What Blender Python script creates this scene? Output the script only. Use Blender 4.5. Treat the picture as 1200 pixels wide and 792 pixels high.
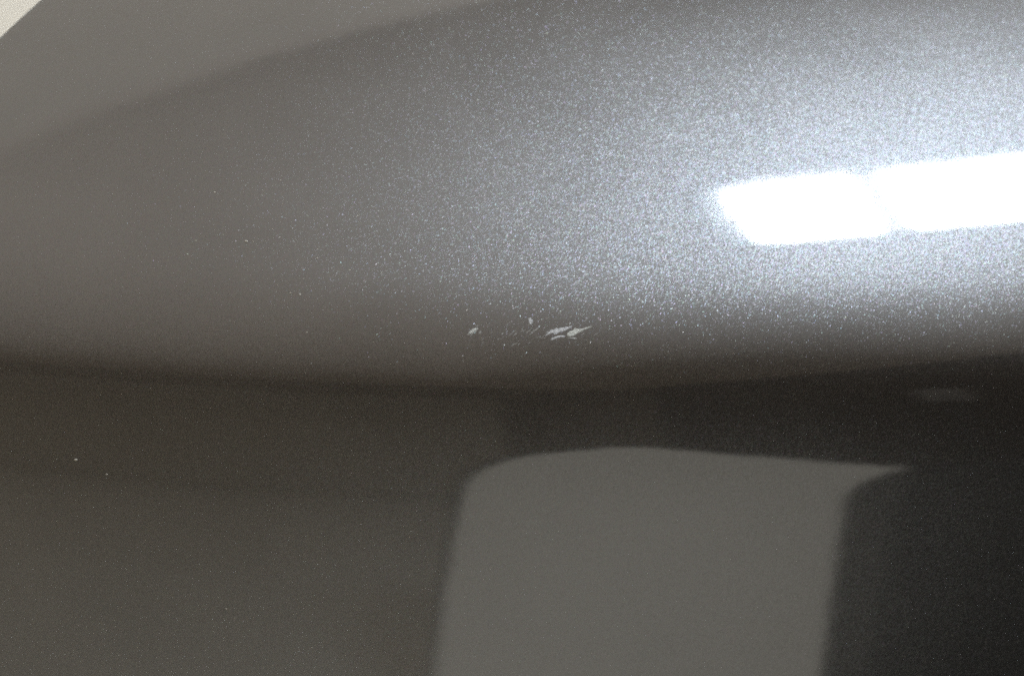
import bpy, bmesh, math, random
import numpy as np

# ------------------------------------------------------------------ camera, world, exposure
scene = bpy.context.scene
for _o in list(bpy.data.objects):
    bpy.data.objects.remove(_o)
col = scene.collection
H0 = .95                                     # height of the body crease above the floor
CAM_LOC = (0.0, -.1977, .1346 + H0); CAM_PITCH = math.radians(90 - 31)
cam_d = bpy.data.cameras.new('camera'); cam = bpy.data.objects.new('camera', cam_d); col.objects.link(cam)
cam.location = CAM_LOC; cam.rotation_euler = (CAM_PITCH, 0, 0)
cam_d.sensor_width = 36; cam_d.angle = math.radians(46)
cam_d.clip_start = .01; cam_d.clip_end = 100
cam_d.dof.use_dof = True; cam_d.dof.focus_distance = .238; cam_d.dof.aperture_fstop = 12
scene.camera = cam
world = bpy.data.worlds.new('World'); scene.world = world; world.use_nodes = True
bg = world.node_tree.nodes['Background']
bg.inputs[0].default_value = (1.0, .895, .775, 1); bg.inputs[1].default_value = 1.0   # soft warm room light
LAMP_POWER = 100.0
LAMP_COLOUR = (.84, .95, 1.07, 1)
vs = scene.view_settings
vs.view_transform = 'Standard'; vs.look = 'None'; vs.exposure = 0; vs.gamma = 1; vs.use_curve_mapping = False
scene.cycles.use_denoising = False
scene.cycles.sample_clamp_indirect = 6
scene.cycles.max_bounces = 6

# ------------------------------------------------------------------ helpers
def tag(o, label=None, cat=None, group=None, kind=None):
    if label: o['label'] = label
    if cat: o['category'] = cat
    if group: o['group'] = group
    if kind: o['kind'] = kind
    return o

def link(name, me, mat, parent=None, smooth=False):
    o = bpy.data.objects.new(name, me); col.objects.link(o)
    if mat: me.materials.append(mat)
    if parent: o.parent = parent
    if smooth:
        me.polygons.foreach_set('use_smooth', [True] * len(me.polygons))
    return o

def build(name, bm, mat, parent=None, smooth=False):
    me = bpy.data.meshes.new(name); bm.normal_update(); bm.to_mesh(me); bm.free()
    return link(name, me, mat, parent, smooth)

def empty(name, loc=(0, 0, 0), rz=0):
    o = bpy.data.objects.new(name, None); col.objects.link(o)
    o.location = loc; o.rotation_euler = (0, 0, rz); o.empty_display_size = .05
    return o

def box(bm, lo, hi, bevel=0):
    r = bmesh.ops.create_cube(bm, size=1)
    for v in r['verts']:
        v.co = [lo[k] + (v.co[k] + .5) * (hi[k] - lo[k]) for k in range(3)]
    if bevel:
        es = list({e for v in r['verts'] for e in v.link_edges})
        bmesh.ops.bevel(bm, geom=es, offset=bevel, segments=3, profile=.5, affect='EDGES')

def prism(bm, pts, y0, y1):
    """outline pts (x, z) pushed through y0..y1"""
    a = [bm.verts.new((x, y0, z)) for x, z in pts]; b = [bm.verts.new((x, y1, z)) for x, z in pts]
    bm.faces.new(a); bm.faces.new(b[::-1])
    n = len(pts)
    for i in range(n):
        bm.faces.new((a[i], b[i], b[(i + 1) % n], a[(i + 1) % n]))
    bmesh.ops.recalc_face_normals(bm, faces=bm.faces)

def round_poly(pts, radii, n=8):
    out = []
    for i, (p, r) in enumerate(zip(pts, radii)):
        p = np.array(p, float); a = np.array(pts[i - 1], float) - p; b = np.array(pts[(i + 1) % len(pts)], float) - p
        a /= np.linalg.norm(a); b /= np.linalg.norm(b)
        if r <= 0: out.append(tuple(p)); continue
        for t in np.linspace(0, 1, n):
            out.append(tuple(p + a * r * (1 - t) ** 2 + b * r * t ** 2))
    return out

class NT:
    def __init__(self, name):
        self.m = bpy.data.materials.new(name); self.m.use_nodes = True
        self.t = self.m.node_tree; self.b = self.t.nodes['Principled BSDF']; self.out = self.t.nodes['Material Output']
    def n(self, kind, **kw):
        nd = self.t.nodes.new(kind)
        for k, v in kw.items(): setattr(nd, k, v)
        return nd
    def l(self, a, b): self.t.links.new(a, b)
    def math(self, op, a, b=None, c=None):
        nd = self.n('ShaderNodeMath', operation=op)
        for i, v in enumerate((a, b, c)):
            if v is None: continue
            if isinstance(v, (int, float)): nd.inputs[i].default_value = v
            else: self.l(v, nd.inputs[i])
        return nd.outputs[0]
    def vmath(self, op, a, b=None, scale=None):
        nd = self.n('ShaderNodeVectorMath', operation=op)
        for i, v in enumerate((a, b)):
            if v is None: continue
            if isinstance(v, tuple): nd.inputs[i].default_value = v
            else: self.l(v, nd.inputs[i])
        if scale is not None:
            if isinstance(scale, (int, float)): nd.inputs['Scale'].default_value = scale
            else: self.l(scale, nd.inputs['Scale'])
        return nd.outputs['Value'] if op == 'LENGTH' else nd.outputs[0]

def plain(name, colour, rough=.6, noise=0, scale=8, metallic=0):
    k = NT(name)
    k.b.inputs['Base Color'].default_value = (*colour, 1); k.b.inputs['Roughness'].default_value = rough
    k.b.inputs['Metallic'].default_value = metallic
    if noise:
        tc = k.n('ShaderNodeTexCoord'); nz = k.n('ShaderNodeTexNoise'); nz.inputs['Scale'].default_value = scale
        nz.inputs['Detail'].default_value = 5
        mr = k.n('ShaderNodeMapRange'); mr.inputs['To Min'].default_value = 1 - noise; mr.inputs['To Max'].default_value = 1 + noise
        k.l(tc.outputs['Object'], nz.inputs['Vector']); k.l(nz.outputs['Fac'], mr.inputs['Value'])
        c = k.n('ShaderNodeRGB'); c.outputs[0].default_value = (*colour, 1)
        k.l(k.vmath('SCALE', c.outputs[0], None, mr.outputs[0]), k.b.inputs['Base Color'])
    return k.m

def glow(name, colour, strength):
    k = NT(name); e = k.n('ShaderNodeEmission')
    e.inputs[0].default_value = colour; e.inputs[1].default_value = strength
    k.l(e.outputs[0], k.out.inputs[0]); return k.m

# ------------------------------------------------------------------ the panel surface: u along it, s along its section (metres)
S_K = [-.20, -.10, -.045, -.022, -.008, .004, .014, .026, .042, .070, .110, .20]
F_K = [2., 6.5, 9.5, 13., 19.5, 28., 41., 53.6, 58.7, 63.6, 69.8, 86.]      # how far the section leans back, degrees
_s = np.arange(-.2, .2001, .0005)
_f = np.interp(_s, S_K, F_K)
_k = np.exp(-np.linspace(-2.2, 2.2, 25) ** 2); _k /= _k.sum()
_f = np.convolve(np.pad(_f, 12, mode='edge'), _k, 'valid')
_r = np.radians(_f); _dy = np.sin(_r); _dz = np.cos(_r)
_y = np.concatenate([[0], np.cumsum((_dy[1:] + _dy[:-1]) * .5 * .0005)])
_z = np.concatenate([[0], np.cumsum((_dz[1:] + _dz[:-1]) * .5 * .0005)])
_i0 = np.argmin(abs(_s)); _y -= _y[_i0]; _z -= _z[_i0]
TILT = math.radians(-2.2); RU = .9

def surf(u, s):
    u = np.asarray(u, float); s = np.asarray(s, float)
    y = np.interp(s, _s, _y) + u * u / (2 * RU); z = np.interp(s, _s, _z)
    x = u * math.cos(TILT) - z * math.sin(TILT)
    z2 = u * math.sin(TILT) + z * math.cos(TILT)
    return np.stack([x, y, z2 + H0], -1)

def normal(u, s):
    e = 4e-4
    a = surf(u + e, s) - surf(u - e, s); b = surf(u, s + e) - surf(u, s - e)
    n = np.cross(a, b); return n / np.linalg.norm(n, axis=-1, keepdims=True)

# ------------------------------------------------------------------ materials
def paint_material():
    k = NT('graphite_metallic_paint')
    uv = k.n('ShaderNodeUVMap'); uv.uv_map = 'millimetres'
    mp = k.n('ShaderNodeMapping'); mp.inputs['Rotation'].default_value = (0, 0, math.radians(-48))
    k.l(uv.outputs[0], mp.inputs['Vector'])
    sq = k.vmath('MULTIPLY', mp.outputs[0], (.72, 1.15, 1))
    vor = k.n('ShaderNodeTexVoronoi', voronoi_dimensions='2D', feature='F1'); vor.inputs['Scale'].default_value = 5.0   # flakes of a quarter millimetre
    k.l(sq, vor.inputs['Vector'])
    rnd = k.vmath('SUBTRACT', vor.outputs['Color'], (.5, .5, .5))
    ln = k.vmath('LENGTH', rnd)
    gain = k.math('ADD', k.math('MULTIPLY', k.math('POWER', ln, 3.0), FL_TAIL), FL_CORE)
    tilt = k.vmath('SCALE', rnd, None, gain)
    geo = k.n('ShaderNodeNewGeometry')
    nrm = k.vmath('NORMALIZE', k.vmath('ADD', geo.outputs['Normal'], tilt))
    # clear coat with the faintest orange peel
    tc = k.n('ShaderNodeTexCoord')
    nz = k.n('ShaderNodeTexNoise'); nz.inputs['Scale'].default_value = 120; nz.inputs['Detail'].default_value = 2
    k.l(tc.outputs['Object'], nz.inputs['Vector'])
    bp = k.n('ShaderNodeBump'); bp.inputs['Strength'].default_value = .55; bp.inputs['Distance'].default_value = .00003
    k.l(nz.outputs['Fac'], bp.inputs['Height'])
    wn_ = k.n('ShaderNodeTexWhiteNoise', noise_dimensions='3D'); k.l(vor.outputs['Color'], wn_.inputs['Vector'])
    hue = k.vmath('ADD', k.vmath('SCALE', wn_.outputs['Color'], None, .42), (.79, .79, .79))
    flc = k.vmath('MULTIPLY', hue, FL_COL)
    k.t.nodes.remove(k.b)
    # pigment and polish are never quite even: faint clouds, wipe marks and haze in the lacquer
    n2 = k.n('ShaderNodeTexNoise'); n2.inputs['Scale'].default_value = 34; n2.inputs['Detail'].default_value = 5; n2.inputs['Distortion'].default_value = .6
    k.l(tc.outputs['Object'], n2.inputs['Vector'])
    cloud = k.n('ShaderNodeMapRange'); cloud.inputs['From Min'].default_value = .3; cloud.inputs['From Max'].default_value = .7
    cloud.inputs['To Min'].default_value = .90; cloud.inputs['To Max'].default_value = 1.10
    k.l(n2.outputs['Fac'], cloud.inputs['Value'])
    haze_ = k.n('ShaderNodeMapRange'); haze_.inputs['From Min'].default_value = .35; haze_.inputs['From Max'].default_value = .7
    haze_.inputs['To Min'].default_value = COAT_ROUGH; haze_.inputs['To Max'].default_value = COAT_ROUGH + .02
    k.l(n2.outputs['Fac'], haze_.inputs['Value'])
    base = k.n('ShaderNodeBsdfAnisotropic', distribution='BECKMANN')       # the even lobe of the aluminium pigment
    k.l(k.vmath('SCALE', BASE_COL, None, cloud.outputs[0]), base.inputs['Color']); base.inputs['Roughness'].default_value = BASE_ROUGH
    flake = k.n('ShaderNodeBsdfAnisotropic', distribution='BECKMANN')      # single flakes lying at their own angles
    flake.inputs['Roughness'].default_value = FL_ROUGH
    k.l(flc, flake.inputs['Color']); k.l(nrm, flake.inputs['Normal'])
    mx = k.n('ShaderNodeMixShader'); mx.inputs[0].default_value = FL_MIX
    k.l(base.outputs[0], mx.inputs[1]); k.l(flake.outputs[0], mx.inputs[2])
    coat = k.n('ShaderNodeBsdfAnisotropic', distribution='BECKMANN'); coat.inputs['Color'].default_value = (1, 1, 1, 1)
    k.l(haze_.outputs[0], coat.inputs['Roughness']); k.l(bp.outputs[0], coat.inputs['Normal'])
    fr = k.n('ShaderNodeFresnel'); fr.inputs['IOR'].default_value = COAT_IOR; k.l(bp.outputs[0], fr.inputs['Normal'])
    top = k.n('ShaderNodeMixShader'); k.l(fr.outputs[0], top.inputs[0]); k.l(mx.outputs[0], top.inputs[1]); k.l(coat.outputs[0], top.inputs[2])
    k.l(top.outputs[0], k.out.inputs[0])
    return k.m

COAT_ROUGH = .072; COAT_IOR = 1.76
BASE_ROUGH = .50; BASE_COL = (.08, .08, .08)
FL_MIX = .38; FL_ROUGH = .36; FL_COL = (.088, .092, .10); FL_CORE = .18; FL_TAIL = .58
M_PAINT = paint_material()
M_WALL_CREAM = plain('cream_wall_paint', (.78, .735, .645), .8, .03, 3)
M_WALL_DARK = plain('brown_wall_paint', (.54, .505, .435), .8, .04, 2)
M_SHADE_SLAT = plain('brown_shade_slat', (.36, .315, .26), .8)  # for the added overhead slats that dim reflections
M_MATT_BLACK = plain('black_shade_partition', (.055, .046, .040), .9)
M_UMBER = plain('umber_shade_partition', (.17, .15, .125), .85)
M_CARD = plain('grey_card', (.16, .14, .12), .7)
M_FLOOR = plain('pale_floor_coating', (.62, .595, .525), .6, .06, 2)
M_BLACK = plain('black_plastic', (.02, .02, .02), .5)
M_WHITE = plain('white_enamel', (.8, .8, .8), .4)
M_DIFFUSER = glow('lamp_diffuser', LAMP_COLOUR, LAMP_POWER)
M_GLOW_STRIP = glow('glow_strip_face', (1.0, .92, .80, 1), 1.02)  # added glow for the upper-left reflection
M_GLOW_PANEL = glow('glow_panel_face', (1.0, .95, .83, 1), .94)  # added glow for the pale patch in the lower face

# ------------------------------------------------------------------ setting
bm = bmesh.new(); bmesh.ops.create_grid(bm, x_segments=1, y_segments=1, size=14)
tag(build('floor', bm, M_FLOOR), kind='structure')
# cream wall running away behind the left end of the panel
wd = np.array([1., .92]); wd /= np.linalg.norm(wd); wn = np.array([-wd[1], wd[0]]); w0 = np.array([-.48, .765])
bm = bmesh.new()
pa, pb = w0 - wd * 2.2, w0 + wd * 3.5
vs_ = [(pa, 0), (pb, 0), (pb + wn * .12, 0), (pa + wn * .12, 0)]
lo = [bm.verts.new((p[0], p[1], .004)) for p, _ in vs_]; hi = [bm.verts.new((p[0], p[1], 1.70)) for p, _ in vs_]
bm.faces.new(lo); bm.faces.new(hi)
for i in range(4): bm.faces.new((lo[i], lo[(i + 1) % 4], hi[(i + 1) % 4], hi[i]))
bmesh.ops.recalc_face_normals(bm, faces=bm.faces)
tag(build('wall', bm, M_WALL_CREAM), kind='structure')
# glowing strip added on top of that wall to brighten the upper-left reflection
gstrip = empty('added_glow_strip', (w0[0], w0[1], 1.70), math.atan2(wd[1], wd[0]))
tag(gstrip, 'long pale glowing strip added above the cream wall, brightening the upper left reflection', 'glow_panel')
bm = bmesh.new(); box(bm, (-1.6, .03, .05), (2.9, .05, 1.06)); build('glow_face', bm, M_GLOW_STRIP, gstrip)
bm = bmesh.new(); box(bm, (-1.6, .005, .002), (2.9, .10, .048), .004); build('base_strip', bm, M_WHITE, gstrip)
# far dark wall behind the photographer, and slats added overhead to fade the mirrored room light
bm = bmesh.new(); box(bm, (-9, -5.8, .004), (9, -5.6, 2.95))
tag(build('wall', bm, M_WALL_DARK), kind='structure')
bm = bmesh.new()
def shade_slat(y, prof):
    """one thin upright slat whose depth runs through prof = [(x, depth), ...]"""
    rows = [[bm.verts.new((x, yy, zz)) for yy, zz in ((y, 2.8), (y + .003, 2.8), (y + .003, 2.8 + d), (y, 2.8 + d))] for x, d in prof]
    for a, b in zip(rows[:-1], rows[1:]):
        for q in range(4): bm.faces.new((a[q], a[(q + 1) % 4], b[(q + 1) % 4], b[q]))
    bm.faces.new(rows[0][::-1]); bm.faces.new(rows[-1])
box(bm, (-9, -5.59, 2.80), (9, -4.4, 2.84))  # slab added to level the mirrored tone past the last slats
y = -4.38
while y < 2.4:
    xl = -8 if y < -2.0 else -.48 + 1.087 * (y - .765)
    t = min(1, max(0, (y + .35) / .5))                     # front half to rear half
    w = min(1, max(0, (y - .0) / .3))
    lo_, hi_ = .0100 * (1 - t) + .015 * t, .023 * (1 - t) + .015 * t  # slats made deeper at right front to darken reflections there
    lo_ += .0030 * min(1, max(0, (-2.4 - y) / 2.0))
    shade_slat(y, [(xl, lo_ + .011 * w), (max(xl + .35, -.5), lo_ + .010 * w * (xl > -2)), (max(xl + 1.0, -.1), lo_), (max(xl + 1.3, 1.0), hi_), (8, hi_)])
    y += .03
tag(build('ceiling', bm, M_SHADE_SLAT), kind='structure')  # unseen slatted cover, added to shape the reflected light
# added partition at right, umber then black, stepping the mirrored shade darker
for q, mat in (([(.10, -5.58), (.92, -4.072), (1.02, -4.145), (.24, -5.58)], M_UMBER), ([(.923, -4.066), (2.7, -.8), (2.8, -.87), (1.023, -4.139)], M_MATT_BLACK)):
    bm = bmesh.new()
    lo = [bm.verts.new((*p, .004)) for p in q]; hi = [bm.verts.new((*p, 2.78)) for p in q]
    bm.faces.new(lo); bm.faces.new(hi)
    for i in range(4): bm.faces.new((lo[i], lo[(i + 1) % 4], hi[(i + 1) % 4], hi[i]))
    bmesh.ops.recalc_face_normals(bm, faces=bm.faces)
    tag(build('wall', bm, mat, None), kind='structure')

# ------------------------------------------------------------------ ceiling light
lamp = empty('ceiling_light', (.859, .211, 2.70), math.radians(20))
tag(lamp, 'white ceiling light with two bright square diffusers, mirrored in the paint', 'ceiling light')
bm = bmesh.new(); box(bm, (-.39, -.175, .023), (.48, .175, .07), .004); build('housing', bm, M_WHITE, lamp)
for x0, x1 in ((-.312, -.052), (.052, .46)):
    bm = bmesh.new(); box(bm, (x0, -.145, 0), (x1, .120, .022), .004); build('diffuser', bm, M_DIFFUSER, lamp)

# ------------------------------------------------------------------ car panel
def u_left(s):
    s = np.asarray(s, float)
    return np.where(s > .06, -.1182 + (s - .0807) / 2.26, -.1182 + (.06 - .0807) / 2.26 - .10 * (1 - np.exp((s - .06) / .22)))

def make_panel():
    root = empty('car_body_panel', (0, .05, H0 - .1))
    tag(root, 'dark graphite metallic car body panel with a soft crease and a chipped scuff', 'car panel')
    ss = np.concatenate([np.arange(-.15, -.045, .0025), np.arange(-.045, .045, .0006), np.arange(.045, .1901, .002)])
    tt = np.linspace(0, 1, 330)
    S, T = np.meshgrid(ss, tt, indexing='ij')
    UL = u_left(S); U = UL + (.29 - UL) * T
    P = surf(U, S); N = normal(U, S)
    ns, nt = S.shape
    idx = np.arange(ns * nt).reshape(ns, nt)
    verts = [P.reshape(-1, 3)]; uvs = [np.stack([U, S], -1).reshape(-1, 2)]
    f = np.stack([idx[:-1, :-1], idx[:-1, 1:], idx[1:, 1:], idx[1:, :-1]], -1).reshape(-1, 4)
    faces = [f]
    # turned-under hem round the whole outline
    ring = np.concatenate([idx[0, :-1], idx[:-1, -1], idx[-1, :0:-1], idx[:0:-1, 0]])
    p = P.reshape(-1, 3)[ring]; n = N.reshape(-1, 3)[ring]; uvr = uvs[0][ring]
    tg = np.roll(p, -1, 0) - np.roll(p, 1, 0); tg /= np.linalg.norm(tg, axis=1, keepdims=True)
    out = np.cross(tg, n)
    prev = ring; base = ns * nt; m = len(ring); R = .0012
    prof = [(R * math.sin(a), -R * (1 - math.cos(a))) for a in np.radians([25, 50, 75, 90, 115, 145, 180])] + [(-.012, -2 * R)]
    for o_, d_ in prof:
        q = p + out * o_ + n * d_
        verts.append(q); uvs.append(uvr + [[o_ - d_, 0]])
        cur = np.arange(base, base + m); base += m
        faces.append(np.stack([np.roll(prev, -1), prev, cur, np.roll(cur, -1)], -1)); prev = cur
    V = np.concatenate(verts); UV = np.concatenate(uvs) * 1000; F = np.concatenate(faces)
    V = V - np.array(root.location)
    me = bpy.data.meshes.new('painted_skin')
    me.vertices.add(len(V)); me.vertices.foreach_set('co', V.ravel())
    me.loops.add(F.size); me.loops.foreach_set('vertex_index', F.ravel().astype('i'))
    me.polygons.add(len(F)); me.polygons.foreach_set('loop_start', np.arange(0, F.size, 4, dtype='i'))
    me.update(calc_edges=True); me.validate()
    lay = me.uv_layers.new(name='millimetres')
    lay.data.foreach_set('uv', UV[F.ravel()].ravel())
    link('painted_skin', me, M_PAINT, root, True)
    return root
panel = make_panel()

# ------------------------------------------------------------------ things added to be mirrored in the lower face
# glowing panel added for the mirrored pale patch: low peak, one rounded shoulder
gpanel = empty('glow_panel', (0, -1.30, 0))
tag(gpanel, 'added pale glowing panel with a low peaked top, mirrored in the lower face', 'glow_panel')
PTS = [(-.15, .03), (.78, .03), (.78, .845), (.250, 1.026), (-.036, .925)]; RAD = [0, 0, 0, .05, .16]
def inset(pts, d):
    c = np.mean(pts, 0); return [tuple(np.array(p) + d * np.sign(c - np.array(p))) for p in pts]
out_ = round_poly(inset(PTS, -.012), RAD); in_ = round_poly(PTS, RAD)
bm = bmesh.new()
A = [[bm.verts.new((x, yy, z)) for x, z in pts] for pts, yy in ((out_, -.03), (out_, .012), (in_, .012), (in_, -.03))]
n_ = len(out_)
for a, b in ((0, 1), (1, 2), (2, 3), (3, 0)):
    for i in range(n_): bm.faces.new((A[a][i], A[a][(i + 1) % n_], A[b][(i + 1) % n_], A[b][i]))
bmesh.ops.recalc_face_normals(bm, faces=bm.faces)
build('frame', bm, M_BLACK, gpanel)
bm = bmesh.new(); prism(bm, [tuple(np.array(p) * .999) for p in in_], -.012, .004); build('glow_face', bm, M_GLOW_PANEL, gpanel)
# black rounded block added in front for the dark shape mirrored at lower right
dblock = empty('dark_block', (0, -1.17, 0))
tag(dblock, 'added black rounded block before the glowing panel, the dark shape mirrored at lower right', 'dark_block')
bm = bmesh.new(); prism(bm, round_poly([(.637, .02), (1.7, .02), (1.7, .80), (.637, .865)], [0, 0, .1, .25], 12), -.10, .10); build('body', bm, M_BLACK, dblock)
bm = bmesh.new(); box(bm, (.70, -.08, 0), (1.62, .08, .02)); build('block_foot', bm, M_BLACK, dblock)
bm = bmesh.new(); box(bm, (1.00, .101, .45), (1.03, .125, .65), .005); build('block_bar', bm, M_BLACK, dblock)

# black sheet added on the floor to darken the lower right paint
bm = bmesh.new(); box(bm, (.10, -1.15, .004), (2.4, .4, .016), .004)
tag(build('shade_sheet', bm, M_BLACK), 'added black sheet on the pale floor, darkening the lower right reflection', 'shade sheet')
# slim stand and card added for the small pale spot in the dark band
st = empty('pale_spot_stand', (1.045, -1.46, 0))
tag(st, 'added slim black stand and card, making the small pale spot right in the dark band', 'pale spot stand')
bm = bmesh.new(); bmesh.ops.create_cone(bm, cap_ends=True, segments=32, radius1=.14, radius2=.13, depth=.02); bmesh.ops.translate(bm, verts=bm.verts, vec=(0, 0, .014)); build('base', bm, M_BLACK, st)
bm = bmesh.new(); bmesh.ops.create_cone(bm, cap_ends=True, segments=16, radius1=.012, radius2=.012, depth=1.46); bmesh.ops.translate(bm, verts=bm.verts, vec=(0, 0, .75)); build('pole', bm, M_BLACK, st)
bm = bmesh.new(); box(bm, (-.07, -.008, 1.40), (.07, .008, 1.56), .006); build('card', bm, M_CARD, st)

# ------------------------------------------------------------------ the scuff: chips and hairline scratches in the clear coat
CHIPS = {
    'grey': [(6.07, 14.16), (6.57, 14.86), (7.14, 15.46), (7.78, 15.55), (8.35, 15.96), (8.55, 15.77), (9.31, 15.99), (10.6, 16.22), (11.56, 16.5), (11.24, 16.04), (10.61, 15.63), (9.84, 15.21), (8.69, 14.85), (8.06, 14.47), (7.54, 14.82), (6.77, 14.47)] ,
    'ivory': [(10.4, 14.51), (10.49, 14.9), (10.87, 15.24), (11.7, 15.59), (11.89, 16.02), (12.66, 15.78), (13.95, 16.05), (15.55, 16.6), (15.04, 16.1), (13.83, 15.62), (12.81, 14.99), (11.92, 14.45), (11.15, 14.16), (10.63, 14.26)] ,
    'sliver': [(7.21, 13.35), (7.37, 13.77), (7.94, 14.08), (8.7, 14.36), (9.34, 14.45), (10.18, 14.37), (9.87, 14.0), (8.97, 13.95), (8.08, 13.66), (7.57, 13.36)] ,
    'small_sliver': [(10.64, 13.89), (11.15, 14.03), (11.79, 14.13), (12.47, 13.89), (12.38, 13.7), (11.8, 13.74), (11.16, 13.77)] ,
    'lone': [(-9.34, 13.92), (-9.01, 14.45), (-8.36, 15.17), (-7.34, 15.47), (-7.16, 15.22), (-7.65, 14.59), (-8.49, 14.09)] ,
    'lone_edge': [(-7.13, 14.26), (-6.83, 14.71), (-6.6, 14.85), (-6.66, 14.57), (-6.96, 14.25)] ,
    'dab': [(2.64, 17.36), (2.77, 17.71), (3.18, 17.87), (3.53, 17.38), (3.65, 16.82), (3.35, 16.39), (2.94, 16.55)] ,
}
LINES = [
     [(-1.22, 13.83), (-0.55, 14.5), (0.36, 15.4)] ,
     [(-0.28, 13.98), (0.22, 14.43), (0.81, 14.8)] ,
     [(2.1, 14.41), (2.77, 15.04), (3.61, 15.77)] ,
     [(2.63, 13.99), (3.8, 15.0), (4.98, 15.88)] ,
     [(-2.45, 12.18), (-2.11, 12.31)] ,
     [(-0.65, 11.95), (-0.06, 12.35), (0.78, 12.63)] ,
     [(13.74, 17.17), (14.31, 17.91), (14.82, 18.59)] ,
     [(3.11, 14.49), (3.93, 15.23), (4.94, 15.99)] ,
     [(-10.17, 9.59), (-9.87, 9.73)] ,
     [(-10.1, 8.91), (-9.79, 8.41)] ,
]

def chip_material(name, colour, soft):
    k = NT(name)
    k.b.inputs['Roughness'].default_value = .75
    uv = k.n('ShaderNodeUVMap'); uv.uv_map = 'millimetres'
    mp = k.n('ShaderNodeMapping'); mp.inputs['Rotation'].default_value = (0, 0, math.radians(-22)); mp.inputs['Scale'].default_value = (.8, 3.4, 1)
    k.l(uv.outputs[0], mp.inputs['Vector'])
    nz = k.n('ShaderNodeTexNoise'); nz.inputs['Scale'].default_value = 2.4; nz.inputs['Detail'].default_value = 5
    k.l(mp.outputs[0], nz.inputs['Vector'])
    mr = k.n('ShaderNodeMapRange'); mr.inputs['From Min'].default_value = .3; mr.inputs['From Max'].default_value = .7
    mr.inputs['To Min'].default_value = .42; mr.inputs['To Max'].default_value = 1.15
    k.l(nz.outputs['Fac'], mr.inputs['Value'])
    c = k.n('ShaderNodeRGB'); c.outputs[0].default_value = (*colour, 1)
    k.l(k.vmath('SCALE', c.outputs[0], None, mr.outputs[0]), k.b.inputs['Base Color'])
    at = k.n('ShaderNodeAttribute'); at.attribute_name = 'rim'
    a = k.math('ADD', at.outputs['Fac'], k.math('MULTIPLY', k.math('SUBTRACT', nz.outputs['Fac'], .5), 1.7))
    mr2 = k.n('ShaderNodeMapRange'); mr2.inputs['From Min'].default_value = -.1; mr2.inputs['From Max'].default_value = soft
    k.l(a, mr2.inputs['Value'])
    k.l(mr2.outputs[0], k.b.inputs['Alpha'])
    return k.m

def seg_dist(p, a, b):
    ab = b - a; t = np.clip(((p - a) @ ab) / (ab @ ab), 0, 1)
    return np.linalg.norm(p - (a + t[..., None] * ab), axis=-1), t

def film(name, inside, lo, hi, step, height, mat, label=None):
    """a thin raised film on the paint: inside(p) is the depth inside its outline in millimetres"""
    gx = np.arange(lo[0], hi[0] + step, step); gy = np.arange(lo[1], hi[1] + step, step)
    X, Y = np.meshgrid(gx, gy); p = np.stack([X, Y], -1); d = inside(p)
    keep = d > -.02
    cell = keep[:-1, :-1] | keep[1:, :-1] | keep[:-1, 1:] | keep[1:, 1:]
    idx = np.arange(d.size).reshape(d.shape)
    F = np.stack([idx[:-1, :-1], idx[:-1, 1:], idx[1:, 1:], idx[1:, :-1]], -1)[cell]
    used = np.unique(F); re = np.full(d.size, -1); re[used] = np.arange(len(used))
    u, s = X.ravel()[used] / 1000, Y.ravel()[used] / 1000; dd = d.ravel()[used]
    V = surf(u, s) + normal(u, s) * (.00002 + height / 1000 * np.clip(dd / .2, 0, 1))[:, None] - np.array(panel.location)
    me = bpy.data.meshes.new(name); me.from_pydata(V.tolist(), [], re[F].tolist()); me.update()
    lay = me.uv_layers.new(name='millimetres'); fl = re[F].ravel()
    lay.data.foreach_set('uv', (np.stack([u, s], -1) * 1000)[fl].astype('f').ravel())
    at = me.attributes.new('rim', 'FLOAT', 'POINT'); at.data.foreach_set('value', np.clip(dd / .22, -.2, 1).astype('f'))
    o = link(name, me, mat, panel, True)
    if label: o['label'] = label
    return o

def poly_inside(pts):
    P = np.array(pts)
    def f(p):
        d = np.full(p.shape[:-1], 9.); ins = np.zeros(p.shape[:-1], bool)
        for i in range(len(P)):
            a, b = P[i - 1], P[i]
            d = np.minimum(d, seg_dist(p, a, b)[0])
            c = (a[1] > p[..., 1]) != (b[1] > p[..., 1])
            with np.errstate(divide='ignore', invalid='ignore'):
                x = (b[0] - a[0]) * (p[..., 1] - a[1]) / (b[1] - a[1] + 1e-12) + a[0]
            ins ^= c & (p[..., 0] < x)
        return np.where(ins, d, -d) + .05
    return f

def line_inside(pts, w):
    P = np.array(pts)
    def f(p):
        best = np.full(p.shape[:-1], -9.)
        for i in range(1, len(P)):
            d, t = seg_dist(p, P[i - 1], P[i]); g = (i - 1 + t) / (len(P) - 1)
            best = np.maximum(best, w * (.45 + .55 * np.sin(np.pi * g)) - d)
        return best
    return f

M_CHIP_GREY = chip_material('scuffed_grey_primer', (.50, .505, .51), 1.25)
M_CHIP_IVORY = chip_material('scuffed_ivory_primer', (.52, .53, .49), 1.25)
M_SCRATCH = chip_material('scratched_clear_coat', (.36, .36, .345), .95)
CHIP_LABEL = {'grey': ('large grey feather-shaped paint chip', M_CHIP_GREY), 'ivory': ('large ivory feather-shaped paint chip with a long tip', M_CHIP_IVORY),
              'sliver': ('narrow grey chip under the two large ones', M_CHIP_GREY), 'small_sliver': ('small faint chip under the ivory one', M_SCRATCH),
              'lone': ('lone pale oval chip left of the scratches', M_CHIP_IVORY), 'lone_edge': ('thin faint flake beside the lone oval chip', M_SCRATCH),
              'dab': ('small round pale dab above the scratches', M_CHIP_GREY)}
for key, pts in CHIPS.items():
    P = np.array(pts); lab, mat = CHIP_LABEL[key]
    film('paint_chip', poly_inside(pts), P.min(0) - .2, P.max(0) + .2, .05, .05, mat, lab)
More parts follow.
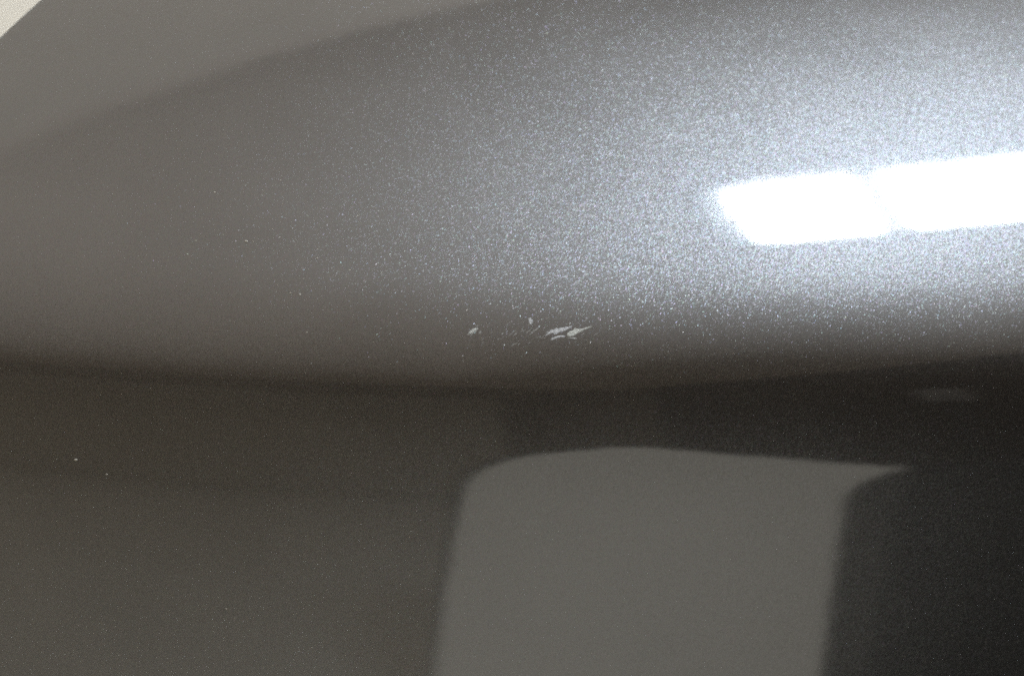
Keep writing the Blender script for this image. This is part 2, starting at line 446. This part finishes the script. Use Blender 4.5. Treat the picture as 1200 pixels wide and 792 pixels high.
for pts in LINES:
    P = np.array(pts)
    film('scratch', line_inside(pts, .11), P.min(0) - .25, P.max(0) + .25, .04, .012, M_SCRATCH)

# broken scuff trail: short hairlines leaning the same way between the lone chip and the large ones
random.seed(11)
for i in range(22):
    u0 = random.uniform(-8.5, 17); s0 = random.gauss(14.6 if u0 > -1 else 13.4, .9); ln = random.uniform(.35, 1.3); an = math.radians(random.gauss(40, 9))
    pts = [(u0 + ln * t * math.cos(an), s0 + ln * t * math.sin(an)) for t in (-.5, 0, .5)]; P = np.array(pts)
    film('scratch', line_inside(pts, random.uniform(.07, .12)), P.min(0) - .25, P.max(0) + .25, .04, .01, M_SCRATCH)

# ------------------------------------------------------------------ dust specks lying on the paint
M_DUST = plain('pale_dust', (.30, .28, .24), .9)
random.seed(5)
SPECKS = [(-87.64, -16.47, .37, 'largest pale dust speck, on the lower left face under the crease'),
          (-81.43, -19.03, .24, 'faint dust speck just right of the largest speck on the lower face'),
          (-58.18, -48.16, .24, 'lone faint dust speck near the bottom of the dark lower face'),
          (-54.89, 31.47, .34, 'brightest dust speck on the upper shoulder left of the scuff'),
          (-44.87, 20.71, .22, 'left one of a close pair of dust specks above the crease'),
          (-42.96, 20.47, .25, 'right one of a close pair of dust specks above the crease')]
SPECKS += [(-53.5, 31.57, .18, 'tiny dust speck touching the right side of the brightest speck on the shoulder'),
           (-40.15, 28.58, .22, 'dust speck a short way above the close pair of specks'),
           (-49.49, 46.67, .22, 'topmost dust speck on the left of the shoulder'),
           (-65.18, 30.93, .18, 'leftmost faint dust speck level with the brightest speck on the shoulder'),
           (-62.8, 42.67, .25, 'soft dust speck high on the left, second from the top'),
           (-33.41, 26.33, .22, 'dust speck at the fringe of the sparkle, right of the one above the pair'),
           (-32.77, 38.87, .18, 'small dust speck at the fringe of the sparkle, nearest the lamp reflection'),
           (-41.08, 12.84, .18, 'faint dust speck just above the dark crease, below the close pair')]
for u, s_, r_, lab in SPECKS:
    bm = bmesh.new(); bmesh.ops.create_icosphere(bm, subdivisions=2, radius=1)
    for v in bm.verts:
        j = 1 + random.uniform(-.22, .22)
        v.co = (v.co.x * r_ * j * 1.25, v.co.y * r_ * j * .8, v.co.z * r_ * j * .35)
    for v in bm.verts: v.co *= .001 * .8
    o = build('dust_speck', bm, M_DUST, None, True)
    n = normal(u / 1000, s_ / 1000); p = surf(u / 1000, s_ / 1000)
    from mathutils import Vector
    q = Vector(n).to_track_quat('Z', 'Y'); o.rotation_mode = 'QUATERNION'; o.rotation_quaternion = q
    o.location = Vector(p + n * (r_ * .0002))
    tag(o, lab, 'dust speck', 'dust specks lying on the paint')
